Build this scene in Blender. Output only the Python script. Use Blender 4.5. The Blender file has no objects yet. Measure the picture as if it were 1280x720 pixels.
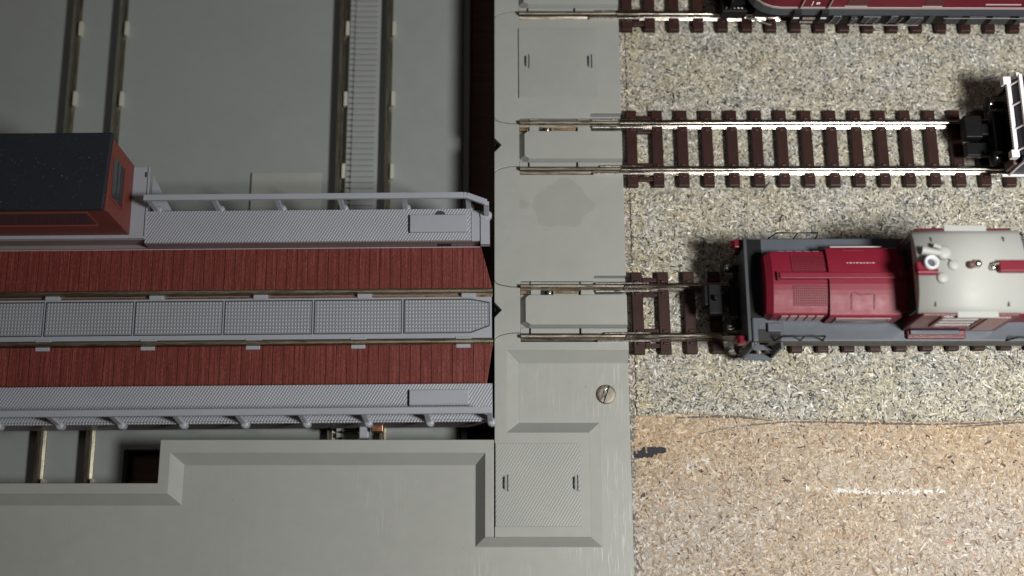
import bpy, math, random
import numpy as np
from mathutils import Vector, Matrix, Euler

# All lengths below are millimetres of the real model railway; one Blender unit is one centimetre.
S = 0.1
PI = math.pi
rnd = random.Random(7)
scene = bpy.context.scene
col = scene.collection

# ------------------------------------------------------------------ helpers
class MB:
    """Collects shapes in millimetres; build() links them as ONE mesh object."""
    def __init__(self):
        self.v, self.f, self.sm = [], [], []

    def add(self, vs, fs, smooth=False):
        b = len(self.v)
        self.v += [tuple(p) for p in vs]
        for f in fs:
            self.f.append(tuple(b + i for i in f)); self.sm.append(smooth)
        return self

    def box(self, x0, x1, y0, y1, z0, z1, rot=0.0, piv=None):
        vs = [(x, y, z) for z in (z0, z1) for x, y in ((x0, y0), (x1, y0), (x1, y1), (x0, y1))]
        if rot:
            cx, cy = piv or ((x0 + x1) / 2, (y0 + y1) / 2)
            c, s = math.cos(rot), math.sin(rot)
            vs = [(cx + (x - cx) * c - (y - cy) * s, cy + (x - cx) * s + (y - cy) * c, z) for x, y, z in vs]
        return self.add(vs, [(3, 2, 1, 0), (4, 5, 6, 7), (0, 1, 5, 4), (1, 2, 6, 5), (2, 3, 7, 6), (3, 0, 4, 7)])

    def prism(self, poly, z0, z1, top=None):
        """poly counter-clockwise [(x, y)]; top: another outline for a tapered prism."""
        a = sum(p[0] * q[1] - q[0] * p[1] for p, q in zip(poly, poly[1:] + poly[:1]))
        if a < 0:
            poly = poly[::-1]
            top = top[::-1] if top else None
        top = top or poly
        n = len(poly)
        vs = [(x, y, z0) for x, y in poly] + [(x, y, z1) for x, y in top]
        fs = [tuple(range(n - 1, -1, -1)), tuple(range(n, 2 * n))]
        fs += [(i, (i + 1) % n, n + (i + 1) % n, n + i) for i in range(n)]
        return self.add(vs, fs)

    def extrude_x(self, prof, x0, x1, smooth=False):
        """prof [(y, z)] closed outline swept along x."""
        a = sum(p[0] * q[1] - q[0] * p[1] for p, q in zip(prof, prof[1:] + prof[:1]))
        if a < 0: prof = prof[::-1]
        n = len(prof)
        vs = [(x0, y, z) for y, z in prof] + [(x1, y, z) for y, z in prof]
        self.add(vs, [tuple(range(n - 1, -1, -1)), tuple(range(n, 2 * n))])
        b = len(self.v) - 2 * n
        for i in range(n):
            j = (i + 1) % n
            self.f.append((b + i, b + j, b + n + j, b + n + i)); self.sm.append(smooth)
        return self

    def extrude_y(self, prof, y0, y1):
        """prof [(x, z)] closed outline swept along y."""
        a = sum(p[0] * q[1] - q[0] * p[1] for p, q in zip(prof, prof[1:] + prof[:1]))
        if a > 0: prof = prof[::-1]
        n = len(prof)
        vs = [(x, y0, z) for x, z in prof] + [(x, y1, z) for x, z in prof]
        fs = [tuple(range(n - 1, -1, -1)), tuple(range(n, 2 * n))]
        fs += [(i, (i + 1) % n, n + (i + 1) % n, n + i) for i in range(n)]
        return self.add(vs, fs)

    def tube(self, pts, r, seg=8, r1=None):
        pts = [Vector(p) for p in pts]
        n = len(pts); rings = []
        up = None
        for i, p in enumerate(pts):
            d = (pts[min(i + 1, n - 1)] - pts[max(i - 1, 0)]).normalized()
            if up is None:
                up = Vector((0, 0, 1)) if abs(d.z) < .9 else Vector((1, 0, 0))
            a = d.cross(up)
            if a.length < 1e-4: a = d.cross(Vector((0, 1, 0)))
            a.normalize(); b = d.cross(a).normalized()
            rr = r if r1 is None else r + (r1 - r) * i / (n - 1)
            rings.append([p + (a * math.cos(2 * PI * k / seg) + b * math.sin(2 * PI * k / seg)) * rr for k in range(seg)])
        vs = [q for ring in rings for q in ring]
        fs = []
        for i in range(n - 1):
            for k in range(seg):
                k2 = (k + 1) % seg
                fs.append((i * seg + k, (i + 1) * seg + k, (i + 1) * seg + k2, i * seg + k2))
        self.add(vs, fs, True)
        self.add(rings[0], [tuple(range(seg))]); self.add(rings[-1], [tuple(range(seg - 1, -1, -1))])
        return self

    def lathe(self, prof, cx, cy, cz, axis='z', seg=20):
        """prof [(r, h)] spun round an axis through (cx, cy, cz)."""
        vs, fs = [], []
        for r, h in prof:
            for k in range(seg):
                a = 2 * PI * k / seg
                u, w = r * math.cos(a), r * math.sin(a)
                vs.append({'z': (cx + u, cy + w, cz + h), 'x': (cx + h, cy + u, cz + w), 'y': (cx + w, cy + h, cz + u)}[axis])
        for i in range(len(prof) - 1):
            for k in range(seg):
                k2 = (k + 1) % seg
                fs.append((i * seg + k, i * seg + k2, (i + 1) * seg + k2, (i + 1) * seg + k))
        self.add(vs, fs, True)
        m = len(prof)
        b = len(self.v) - m * seg
        self.f.append(tuple(b + k for k in range(seg - 1, -1, -1))); self.sm.append(False)
        self.f.append(tuple(b + (m - 1) * seg + k for k in range(seg))); self.sm.append(False)
        return self

    def build(self, name, mat, parent=None, bevel=0.0, seg=2, loc=(0, 0, 0)):
        me = bpy.data.meshes.new(name)
        me.from_pydata([(x * S, y * S, z * S) for x, y, z in self.v], [], self.f)
        me.polygons.foreach_set('use_smooth', self.sm)
        me.update()
        o = bpy.data.objects.new(name, me)
        col.objects.link(o)
        if mat: me.materials.append(mat)
        if parent: o.parent = parent
        o.location = [c * S for c in loc]
        if bevel:
            b = o.modifiers.new('edge', 'BEVEL'); b.width = bevel * S; b.segments = seg
            b.limit_method = 'ANGLE'; b.angle_limit = math.radians(35)
        return o


def tag(o, label, cat, group=None, kind=None):
    o['label'] = label; o['category'] = cat
    if group: o['group'] = group
    if kind: o['kind'] = kind
    return o


def thing(name, loc, rz=0.0):
    o = bpy.data.objects.new(name, None); col.objects.link(o)
    o.empty_display_size = .3
    o.location = [c * S for c in loc]; o.rotation_euler = (0, 0, rz)
    return o


# ------------------------------------------------------------------ materials
class NT:
    def __init__(self, name):
        self.m = bpy.data.materials.new(name); self.m.use_nodes = True
        self.t = self.m.node_tree; self.t.nodes.clear()
        self.out = self.n('ShaderNodeOutputMaterial')
        self.b = self.n('ShaderNodeBsdfPrincipled')
        self.l(self.b.outputs[0], self.out.inputs[0])
        self.co = None

    def n(self, t, **kw):
        x = self.t.nodes.new(t)
        for k, v in kw.items(): setattr(x, k, v)
        return x

    def l(self, a, b): self.t.links.new(a, b)

    def obj(self):
        if not self.co: self.co = self.n('ShaderNodeTexCoord').outputs['Object']
        return self.co

    def val(self, sock, v):
        if hasattr(v, 'is_output') or isinstance(v, bpy.types.NodeSocket): self.l(v, sock)
        else: sock.default_value = v

    def math(self, op, a, b=None, clamp=False):
        x = self.n('ShaderNodeMath', operation=op, use_clamp=clamp)
        self.val(x.inputs[0], a)
        if b is not None: self.val(x.inputs[1], b)
        return x.outputs[0]

    def noise(self, scale, detail=3, rough=.55, stretch=None, w=None):
        x = self.n('ShaderNodeTexNoise')
        x.inputs['Scale'].default_value = scale; x.inputs['Detail'].default_value = detail; x.inputs['Roughness'].default_value = rough
        v = self.obj()
        if stretch:
            mp = self.n('ShaderNodeMapping'); mp.inputs['Scale'].default_value = stretch[:3]
            if len(stretch) > 3: mp.inputs['Rotation'].default_value = (0, 0, stretch[3])
            self.l(v, mp.inputs[0]); v = mp.outputs[0]
        self.l(v, x.inputs['Vector'])
        return x.outputs['Fac']

    def ramp(self, fac, stops, interp='LINEAR'):
        r = self.n('ShaderNodeValToRGB'); r.color_ramp.interpolation = interp
        e = r.color_ramp.elements
        while len(e) < len(stops): e.new(.5)
        for q, (p, c) in zip(e, stops):
            q.position = p; q.color = (*c, 1) if len(c) == 3 else c
        self.l(fac, r.inputs[0])
        return r.outputs[0]

    def mix(self, fac, a, b, mode='MIX'):
        x = self.n('ShaderNodeMix', data_type='RGBA', blend_type=mode)
        self.val(x.inputs[0], fac)
        self.val(x.inputs[6], (*a, 1) if isinstance(a, tuple) and len(a) == 3 else a)
        self.val(x.inputs[7], (*b, 1) if isinstance(b, tuple) and len(b) == 3 else b)
        return x.outputs[2]

    def xyz(self):
        s = self.n('ShaderNodeSeparateXYZ'); self.l(self.obj(), s.inputs[0]); return s.outputs

    def bump(self, h, dist, strength=1.0, prev=None):
        x = self.n('ShaderNodeBump'); x.inputs['Distance'].default_value = dist * S; x.inputs['Strength'].default_value = strength
        self.l(h, x.inputs['Height'])
        if prev: self.l(prev, x.inputs['Normal'])
        return x.outputs[0]

    def set(self, **kw):
        names = dict(color='Base Color', rough='Roughness', metal='Metallic', spec='Specular IOR Level', normal='Normal', coat='Coat Weight', coat_rough='Coat Roughness')
        for k, v in kw.items():
            if k == 'color' and isinstance(v, tuple): v = (*v, 1)
            self.val(self.b.inputs[names[k]], v)
        return self.m


def plastic(name, c, rough=.45, var=.12, bump=.012, spec=.5, dust=.0, grain=60):
    t = NT(name)
    big = t.noise(.9, 4, .6); fine = t.noise(grain, 2, .6); spk = t.noise(24, 3, .7)
    f = t.math('ADD', t.math('MULTIPLY', big, .65), t.math('MULTIPLY', fine, .35))
    lo = tuple(x * (1 - var) for x in c); hi = tuple(min(1, x * (1 + var)) for x in c)
    cc = t.ramp(f, [(.3, lo), (.7, hi)])
    if dust:
        m = t.ramp(spk, [(.66, (0, 0, 0)), (.74, (1, 1, 1))])
        g = t.n('ShaderNodeRGBToBW'); t.l(m, g.inputs[0])
        cc = t.mix(t.math('MULTIPLY', g.outputs[0], dust), cc, (.42, .40, .37))
    r = t.math('ADD', t.math('MULTIPLY', t.noise(5, 4, .65), .25), rough - .12)
    return t.set(color=cc, rough=r, spec=spec, normal=t.bump(fine, bump))


def metal(name, c, rough=.25, stain=None, stainamt=.5, streak=(1, 1, 1)):
    t = NT(name)
    a = t.noise(9, 4, .65, streak); b = t.noise(70, 2, .6, streak)
    f = t.math('ADD', t.math('MULTIPLY', a, .7), t.math('MULTIPLY', b, .3))
    d = stain or tuple(x * .5 for x in c)
    cc = t.ramp(f, [(.3, d), (.3 + .3 * stainamt, c), (1, c)])
    r = t.math('ADD', t.math('MULTIPLY', a, .35), rough - .14)
    return t.set(color=cc, rough=r, metal=1.0, normal=t.bump(b, .01))


def sine(t, sock, period, phase=0.0):
    """0..1 sine of a coordinate (Blender units) with a period in millimetres."""
    a = t.math('MULTIPLY', sock, 2 * PI / (period * S))
    if phase: a = t.math('ADD', a, phase)
    return t.math('ADD', t.math('MULTIPLY', t.math('SINE', a), .5), .5)


# grey pit plastic
def grey_plastic(name, scratch=0.0, stain=False, c=(.285, .295, .277)):
    t = NT(name)
    big = t.noise(.35, 5, .6); fine = t.noise(45, 3, .65); mid = t.noise(3.2, 4, .6)
    f = t.math('ADD', t.math('MULTIPLY', big, .5), t.math('ADD', t.math('MULTIPLY', mid, .3), t.math('MULTIPLY', fine, .2)))
    cc = t.ramp(f, [(.32, tuple(x * .93 for x in c)), (.68, tuple(x * 1.06 for x in c))])
    spk = t.noise(17, 2, .5)
    gs = t.n('ShaderNodeRGBToBW'); t.l(t.ramp(spk, [(.745, (0, 0, 0)), (.775, (1, 1, 1))]), gs.inputs[0])
    cc = t.mix(t.math('MULTIPLY', gs.outputs[0], .3), cc, (.5, .49, .45))
    gd = t.n('ShaderNodeRGBToBW'); t.l(t.ramp(t.noise(13, 2, .5), [(.225, (1, 1, 1)), (.25, (0, 0, 0))]), gd.inputs[0])
    cc = t.mix(t.math('MULTIPLY', gd.outputs[0], .35), cc, (.12, .11, .1))
    rough = t.math('ADD', t.math('MULTIPLY', mid, .2), .33)
    nrm = t.bump(fine, .01)
    if stain:
        x, y, z = t.xyz()
        w = t.noise(1.7, 2, .5)
        dx = t.math('DIVIDE', t.math('SUBTRACT', x, 1.22), .72); dy = t.math('DIVIDE', t.math('SUBTRACT', y, 1.68), .50)
        d = t.math('ADD', t.math('ADD', t.math('MULTIPLY', dx, dx), t.math('MULTIPLY', dy, dy)), t.math('MULTIPLY', t.math('SUBTRACT', w, .5), 2.6))
        g = t.n('ShaderNodeRGBToBW'); t.l(t.ramp(d, [(.74, (1, 1, 1)), (.84, (0, 0, 0))]), g.inputs[0])
        cc = t.mix(t.math('MULTIPLY', g.outputs[0], .32), cc, (.19, .18, .155))
        rough = t.math('ADD', rough, t.math('MULTIPLY', g.outputs[0], .08))
    if scratch:
        s1 = t.noise(30, 2, .6, (1.0, .045, 1, .45)); s2 = t.noise(26, 2, .6, (1.0, .05, 1, -.25)); s3 = t.noise(60, 2, .6, (1.0, .02, 1, .02))
        def line(s):
            g = t.n('ShaderNodeRGBToBW'); t.l(t.ramp(s, [(.62, (0, 0, 0)), (.70, (1, 1, 1))]), g.inputs[0]); return g.outputs[0]
        m = t.math('MAXIMUM', line(s1), t.math('MAXIMUM', line(s2), line(s3)))
        area = t.n('ShaderNodeRGBToBW'); t.l(t.ramp(t.noise(.55, 2, .5), [(.42, (0, 0, 0)), (.62, (1, 1, 1))]), area.inputs[0])
        xx = t.xyz()[0]
        near = t.math('ADD', .18, t.math('MULTIPLY', t.math('DIVIDE', t.math('ADD', xx, 3.2), 2.4, True), .9))
        m = t.math('MULTIPLY', t.math('MULTIPLY', m, area.outputs[0]), near)
        cc = t.mix(t.math('MULTIPLY', m, .30 * scratch), cc, (.55, .56, .55))
        nrm = t.bump(m, .02, .6, nrm)
    return t.set(color=cc, rough=rough, spec=.5, normal=nrm)


def ridged(name, c, period, kind='diagonal', depth=.16, rough=.4, con=1.0):
    t = NT(name)
    x, y, z = t.xyz()
    if kind == 'diagonal':
        d = t.math('SUBTRACT', x, t.math('MULTIPLY', y, .62))
        a = sine(t, d, period)
        e = t.math('ADD', x, t.math('MULTIPLY', y, 1.3))
        h = t.math('MULTIPLY', a, t.math('ADD', t.math('MULTIPLY', sine(t, e, period * 1.35), .55), .45))
    else:
        h = t.math('MULTIPLY', sine(t, x, period), sine(t, y, period * 1.15))
    fine = t.noise(50, 3, .65); big = t.noise(1.1, 4, .6)
    f = t.math('ADD', t.math('MULTIPLY', big, .6), t.math('MULTIPLY', fine, .4))
    cc = t.ramp(f, [(.3, tuple(q * .9 for q in c)), (.7, tuple(q * 1.08 for q in c))])
    ridge_tint = t.ramp(h, [(.55, (0, 0, 0)), (1, (1, 1, 1))])  # ridge tops paler and grooves darker, set in the colour
    g = t.n('ShaderNodeRGBToBW'); t.l(ridge_tint, g.inputs[0])
    cc = t.mix(t.math('MULTIPLY', g.outputs[0], .38 * con), cc, tuple(min(1, q * 1.6) for q in c))
    gr = t.n('ShaderNodeRGBToBW'); t.l(t.ramp(h, [(0, (1, 1, 1)), (.3, (0, 0, 0))]), gr.inputs[0])
    cc = t.mix(t.math('MULTIPLY', gr.outputs[0], .28 * con), cc, tuple(q * .5 for q in c))
    return t.set(color=cc, rough=rough, spec=.5, normal=t.bump(h, depth))


def plank_mat():
    t = NT('red_brown_planks')
    x, y, z = t.xyz()
    p = 1.98 * S
    u = t.math('DIVIDE', t.math('ADD', x, 40.0), p)
    fr = t.math('FRACT', u); idx = t.math('FLOOR', u)
    wn = t.n('ShaderNodeTexWhiteNoise', noise_dimensions='1D'); t.l(idx, wn.inputs['W'])
    gap = t.math('MINIMUM', fr, t.math('SUBTRACT', 1.0, fr))
    gm = t.n('ShaderNodeRGBToBW'); t.l(t.ramp(gap, [(.012, (0, 0, 0)), (.05, (1, 1, 1))]), gm.inputs[0])
    g1 = t.noise(52, 4, .7, (1, .022, 1)); g2 = t.noise(130, 2, .6, (1, .12, 1))
    g = t.math('ADD', t.math('MULTIPLY', g1, .6), t.math('MULTIPLY', g2, .4))
    base = t.ramp(g, [(.34, (.058, .010, .008)), (.5, (.118, .021, .016)), (.63, (.24, .070, .055))])
    base = t.mix(t.math('MULTIPLY', wn.outputs['Value'], .22), base, (.11, .02, .016))
    spk = t.n('ShaderNodeRGBToBW'); t.l(t.ramp(t.noise(42, 2, .5), [(.68, (0, 0, 0)), (.74, (1, 1, 1))]), spk.inputs[0])
    base = t.mix(t.math('MULTIPLY', spk.outputs[0], .35), base, (.42, .25, .22))
    base = t.mix(gm.outputs[0], (.045, .008, .008), base)
    h = t.math('ADD', t.math('MULTIPLY', gm.outputs[0], .7), t.math('MULTIPLY', g, .5))
    return t.set(color=base, rough=.52, spec=.3, normal=t.bump(h, .10))


def attr_mat(name, rough=.75):
    t = NT(name)
    a = t.n('ShaderNodeVertexColor'); a.layer_name = 'chip'
    f = t.noise(90, 3, .7)
    c = t.mix(.35, a.outputs['Color'], t.ramp(f, [(.25, (.35, .35, .35)), (.75, (1, 1, 1))]), 'MULTIPLY')
    return t.set(color=c, rough=rough, spec=.25)


def chip_base(name, stops, scale):
    t = NT(name)
    v = t.n('ShaderNodeTexVoronoi'); v.inputs['Scale'].default_value = scale
    mp = t.n('ShaderNodeMapping'); mp.inputs['Scale'].default_value = (1, 2.2, 1); mp.inputs['Rotation'].default_value = (0, 0, .6)
    t.l(t.obj(), mp.inputs[0]); t.l(mp.outputs[0], v.inputs['Vector'])
    s = t.n('ShaderNodeSeparateColor'); t.l(v.outputs['Color'], s.inputs[0])
    c = t.ramp(s.outputs[0], stops)
    return t.set(color=c, rough=.8, spec=.25, normal=t.bump(s.outputs[1], .05))


M = {}
M['grey'] = grey_plastic('pit_grey_plastic')
M['grey_scratch'] = grey_plastic('scuffed_grey_plastic', scratch=1.0)
M['grey_stain'] = grey_plastic('stained_grey_plastic', stain=True)
M['hatch'] = ridged('grey_tread_plate', (.275, .285, .268), .56, 'diagonal', .026, .42, .5)
M['floor'] = grey_plastic('pit_floor_plastic', c=(.225, .243, .238))
M['rack'] = grey_plastic('rack_plastic', c=(.25, .265, .26))
M['deck'] = ridged('blue_grey_tread_plate', (.255, .27, .305), .56, 'diagonal', .085, .4, .85)
M['grid'] = ridged('dotted_walk_plate', (.235, .25, .275), .60, 'grid', .12)
M['bridge'] = plastic('bridge_grey_plastic', (.27, .288, .325), .42, .07)
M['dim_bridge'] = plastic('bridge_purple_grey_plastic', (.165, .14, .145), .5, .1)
M['plank'] = plank_mat()
M['cabin'] = plastic('brick_red_plastic', (.145, .030, .020), .5, .1, .02)
M['cabin_roof'] = plastic('dark_roof_plastic', (.012, .014, .020), .6, .15, .012, .3, dust=.45)
M['glass'] = NT('dark_window_glass').set(color=(.03, .032, .04), rough=.12, spec=.6)
M['rail'] = metal('nickel_rail', (.44, .41, .36), .165, (.30, .27, .22), .5, (.25, 3, 3))
M['old_rail'] = metal('dull_brass_rail', (.30, .28, .215), .33, (.11, .095, .065), .9, (3, .3, 3))
M['bridge_rail'] = metal('dull_bridge_rail', (.40, .35, .25), .3, (.18, .14, .09), .8, (.3, 3, 3))
M['clip'] = plastic('pale_rail_clip', (.40, .40, .34), .4, .1)
M['brass'] = metal('brown_contact_strip', (.52, .38, .24), .3, (.2, .12, .07), .8)
M['silver'] = metal('bright_nickel', (.72, .69, .64), .22, (.6, .55, .48), .4)
M['copper'] = metal('copper_contact', (.55, .28, .17), .34, (.35, .14, .07), .6)
M['sleeper'] = plastic('dark_brown_sleeper_plastic', (.030, .0125, .011), .42, .25, .02, .25)
M['black'] = plastic('black_plastic', (.0055, .0055, .006), .5, .2, .012, .16)
M['gap'] = plastic('unlit_black_plastic', (.006, .006, .006), .7, .1)
M['loco_red'] = plastic('wine_red_paint', (.150, .009, .022), .44, .06, .008, .24)
M['grille'] = None
M['pipe_grey'] = plastic('grey_pipe_paint', (.20, .19, .20), .4, .1)
M['roof_white'] = plastic('chalky_white', (.55, .55, .57), .45, .06)
M['window_streak'] = plastic('white_window_streak', (.74, .72, .74), .22, .03, .004, .7)
M['apron_rail'] = metal('dull_apron_rail', (.50, .46, .38), .3, (.20, .16, .12), .8, (.3, 3, 3))
M['lamp_red'] = plastic('dark_red_lamp', (.12, .008, .018), .25, .05)
M['loco_dark'] = plastic('dark_red_paint', (.09, .008, .014), .35, .08)
M['slate'] = plastic('slate_blue_paint', (.052, .062, .078), .42, .16, .012, .5, dust=.25)
M['slate_dark'] = plastic('dark_slate_paint', (.032, .036, .042), .45, .16)
M['roof'] = plastic('pale_grey_roof_paint', (.335, .345, .325), .56, .05, .006, .4)
M['white'] = plastic('white_paint', (.78, .76, .76), .4, .05)
M['cream'] = plastic('pale_line_paint', (.40, .33, .32), .45, .05)
M['pink_grey'] = plastic('dusty_pink_side_paint', (.26, .15, .155), .4, .1)
M['navy'] = plastic('navy_paint', (.012, .017, .04), .4, .12)
M['brown'] = plastic('brown_primer_plastic', (.11, .055, .045), .5, .12)
M['ballast'] = attr_mat('printed_ballast_chips')
M['wood_chip'] = attr_mat('particle_board_chips')
M['ballast_base'] = chip_base('ballast_sheet_base', [(0, (.10, .10, .09)), (.4, (.28, .27, .23)), (1, (.42, .40, .33))], 12)
M['board_base'] = chip_base('board_base', [(0, (.20, .145, .10)), (.5, (.34, .27, .20)), (1, (.44, .37, .29))], 14)


def grille_mat():
    t = NT('wine_red_grille')
    x, y, z = t.xyz()
    h = t.math('MULTIPLY', sine(t, x, .36), sine(t, y, .4))
    cc = t.ramp(h, [(0, (.085, .006, .012)), (.6, (.15, .011, .023))])
    return t.set(color=cc, rough=.5, spec=.35, normal=t.bump(h, .05))
M['grille'] = grille_mat()


def wood_mat():
    t = NT('dark_stained_wood')
    g = t.noise(14, 4, .65, (.08, 1, 1))
    c = t.ramp(g, [(.3, (.055, .022, .013)), (.7, (.12, .05, .028))])
    return t.set(color=c, rough=.5, spec=.4)
M['wood'] = wood_mat()


# ------------------------------------------------------------------ the setting
o = MB().box(-400, 400, -400, 400, -60, -30).build('tabletop', M['wood'], None); o['kind'] = 'structure'

RAIL_Y = {1: 61.85, 2: 28.28, 3: -5.29}


def sheet_edge(x):
    pts = [(20, -24.9), (26.5, -24.9), (34.7, -24.4), (45.2, -24.7), (57, -25.5), (72, -25.6), (87, -26.0), (99, -25.0), (130, -24.2), (200, -24)]
    return np.interp(x, [p[0] for p in pts], [p[1] for p in pts]) + .12 * np.sin(x * 1.7) + .08 * np.sin(x * 4.1 + 1)


def chips(name, n, region, palette, weights, size, mat, parent, ztop, seed, recolor=None, lift=.12, swirl=1.0):
    """One mesh of n small flat chips lying in a layer: region() gives their centres."""
    g = np.random.default_rng(seed)
    P = region(g, n); n = len(P)
    L = g.gamma(3.2, size[0] / 3.2, n).clip(size[0] * .35, size[0] * 2.6); W = g.normal(size[1], size[1] * .3, n).clip(size[1] * .4, size[1] * 2)
    big = g.random(n) < .07
    L[big] *= 1.55; W[big] *= 1.4
    A = g.random(n) * PI * swirl
    m = 6
    u = np.array([-.5, -.22, .25, .5, .2, -.26]); w = np.array([.05, .5, .42, -.05, -.5, -.4])
    U = u[None, :] * L[:, None] * (1 + .35 * g.standard_normal((n, m)).clip(-1, 1) * .6)
    Wv = w[None, :] * W[:, None] * (1 + .5 * g.standard_normal((n, m)).clip(-1, 1) * .6)
    Wv = Wv + (g.standard_normal(n) * .22)[:, None] * (U ** 2) / np.maximum(L, .2)[:, None] * 1.4
    c, s = np.cos(A)[:, None], np.sin(A)[:, None]
    X = P[:, 0:1] + U * c - Wv * s; Y = P[:, 1:2] + U * s + Wv * c
    Z = ztop + g.random(n)[:, None] * lift + U * (g.standard_normal(n) * .05)[:, None] + Wv * (g.standard_normal(n) * .12)[:, None]
    C = np.array(palette)[g.choice(len(palette), n, p=np.array(weights) / sum(weights))]
    C = C * (1 + .16 * g.standard_normal(n)).clip(.6, 1.4)[:, None]
    if recolor is not None: C = recolor(P, C, g)
    V = np.stack([X, Y, Z], -1).reshape(-1, 3) * S
    me = bpy.data.meshes.new(name)
    me.vertices.add(n * m); me.vertices.foreach_set('co', V.astype(np.float32).ravel())
    me.loops.add(n * m); me.loops.foreach_set('vertex_index', np.arange(n * m, dtype=np.int32))
    me.polygons.add(n); me.polygons.foreach_set('loop_start', np.arange(0, n * m, m, dtype=np.int32))
    try: me.polygons.foreach_set('loop_total', np.full(n, m, dtype=np.int32))
    except Exception: pass
    me.update(calc_edges=True)
    ca = me.color_attributes.new('chip', 'FLOAT_COLOR', 'POINT')
    cc = np.ones((n, m, 4), dtype=np.float32); cc[:, :, :3] = C[:, None, :].clip(0, 1)
    ca.data.foreach_set('color', cc.ravel())
    me.materials.append(mat)
    ob = bpy.data.objects.new(name, me); col.objects.link(ob)
    if parent: ob.parent = parent
    ob['kind'] = 'stuff'
    return ob


# particle board
board = MB().box(25.45, 260, -160, 200, -18, -.4).build('baseboard', M['board_base']); board['kind'] = 'structure'


def reg_board(g, n):
    P = np.stack([g.uniform(25.6, 126, n), g.uniform(-72, -22.5, n)], 1)
    P = P[P[:, 1] < sheet_edge(P[:, 0]) + .5]
    Q = np.stack([g.uniform(25.45, 26.7, 3600), g.uniform(-25, 75, 3600)], 1)
    return np.concatenate([P, Q])


def rc_board(P, C, g):
    x, y = P[:, 0], P[:, 1]; r = g.random(len(P))
    C = C * .87
    # broad warm / grey drift of the board
    d = np.sin(x * .11 + 1.3 + .6 * np.sin(y * .19)) * np.cos(y * .13 + .4 * np.sin(x * .07))
    wm = np.clip((y + 44) / 16, 0, 1) + .5 * d
    C = C * np.stack([1.0 + .02 * wm, .99 - .045 * wm, 1.02 - .15 * wm], 1)
    C = C * (1 - .12 * np.exp(-((x - 67) / 9) ** 2 - ((y + 36) / 2.5) ** 2))[:, None]
    # white scuffs
    yc = -38.3 - .035 * (x - 59) - .25 * np.sin((x - 59) * .2)
    wsc = np.abs(y - yc) < .12 + .3 * g.random(len(x))
    C[wsc & (x > 57) & (x < 83) & (r < .85 - .4 * np.abs(x - 67) / 20)] = (.74, .73, .70)
    wsc = np.hypot((x - 37.5) / 2.4, (y + 34.0 - .5 * (x - 37.5)) / .8) < 1
    C[wsc & (r < .5)] = (.62, .61, .59)
    halo = (x > 58) & (x < 78) & (y < yc + 6) & (y > yc) & (r < .35)
    C[halo] = C[halo] * .6 + np.array((.62, .58, .5)) * .4
    # frayed grey-white saw edge along the plastic
    ed = x < np.where(y > -25, 26.62, 26.15) + .12 * np.sin(y * 2.3) + .1 * np.sin(y * 5.7)
    k = ed & (r < .8)
    C[k] = np.where((r[k] * 1.25 < .52)[:, None], np.array((.17, .155, .14)), np.array((.50, .475, .43))) * (.7 + .6 * g.random(k.sum()))[:, None]
    return C


chips('board_chips', 92000, reg_board,
      [(.46, .385, .28), (.58, .51, .41), (.41, .31, .205), (.27, .185, .12), (.40, .37, .32), (.68, .63, .55), (.09, .065, .05), (.5, .24, .16)],
      [30, 24, 14, 6, 15, 9, 2.5, .5], (.88, .26), M['wood_chip'], board, -.4, 11, rc_board, .10)

def stroke(name, pts, width, m, z, ragged=.25, seed=1):
    """a thin drawn line with ragged edges lying on the board: pts [(x, y)]"""
    g = random.Random(seed)
    P = [Vector(p) for p in pts]; fine = []
    for a, b in zip(P, P[1:]):
        k = max(1, int((b - a).length / .35))
        fine += [a.lerp(b, i / k) for i in range(k)]
    fine.append(P[-1])
    n = len(fine); vs = []; fs = []
    for i, p in enumerate(fine):
        d = (fine[min(i + 1, n - 1)] - fine[max(i - 1, 0)]).normalized(); q = Vector((-d.y, d.x))
        t_ = min(1, 2.5 * (i + .4) / n, 2.5 * (n - i - .4) / n)
        w = width * (.35 + .65 * t_)
        a = p + q * w * (.5 + g.uniform(-ragged, ragged)); b = p - q * w * (.5 + g.uniform(-ragged, ragged))
        vs += [(a.x, a.y, z), (b.x, b.y, z)]
    for i in range(n - 1):
        if g.random() < .93: fs.append((2 * i, 2 * i + 1, 2 * i + 3, 2 * i + 2))
    mb = MB(); mb.add(vs, fs)
    return mb.build(name, m, board)


def ink(name, c, cover):
    t = NT(name)
    f = t.noise(60, 3, .7)
    cc = t.ramp(f, [(cover - .06, c), (cover + .06, (.30, .25, .20))])
    return t.set(color=cc, rough=.8, spec=.2)


M['marker'] = ink('black_marker_ink', (.03, .03, .036), .70)
M['pencil'] = ink('grey_pencil', (.085, .08, .078), .60)
stroke('marker_stroke', [(25.9, -31.75), (28.5, -31.6), (30.4, -31.35), (31.9, -31.1)], 1.7, M['marker'], -.24, .22, 3)
stroke('marker_stroke', [(26.0, -32.3), (28.8, -32.2), (29.6, -32.0)], 1.0, M['marker'], -.235, .3, 5)
stroke('pencil_line', [(38, -28.2), (43, -27.2), (48, -26.5), (54, -25.95), (62, -25.95), (72, -26.2), (82, -26.4), (90, -26.2), (97, -25.6), (108, -24.9)], .34, M['pencil'], -.24, .3, 7)
stroke('pencil_line', [(34, -25.2), (40, -24.9), (46, -25.0), (52, -25.7)], .5, M['pencil'], -.235, .3, 9)
stroke('pencil_line', [(86, -26.9), (93, -26.4), (100, -25.9), (110, -25.4)], .4, M['pencil'], -.23, .3, 11)

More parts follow.
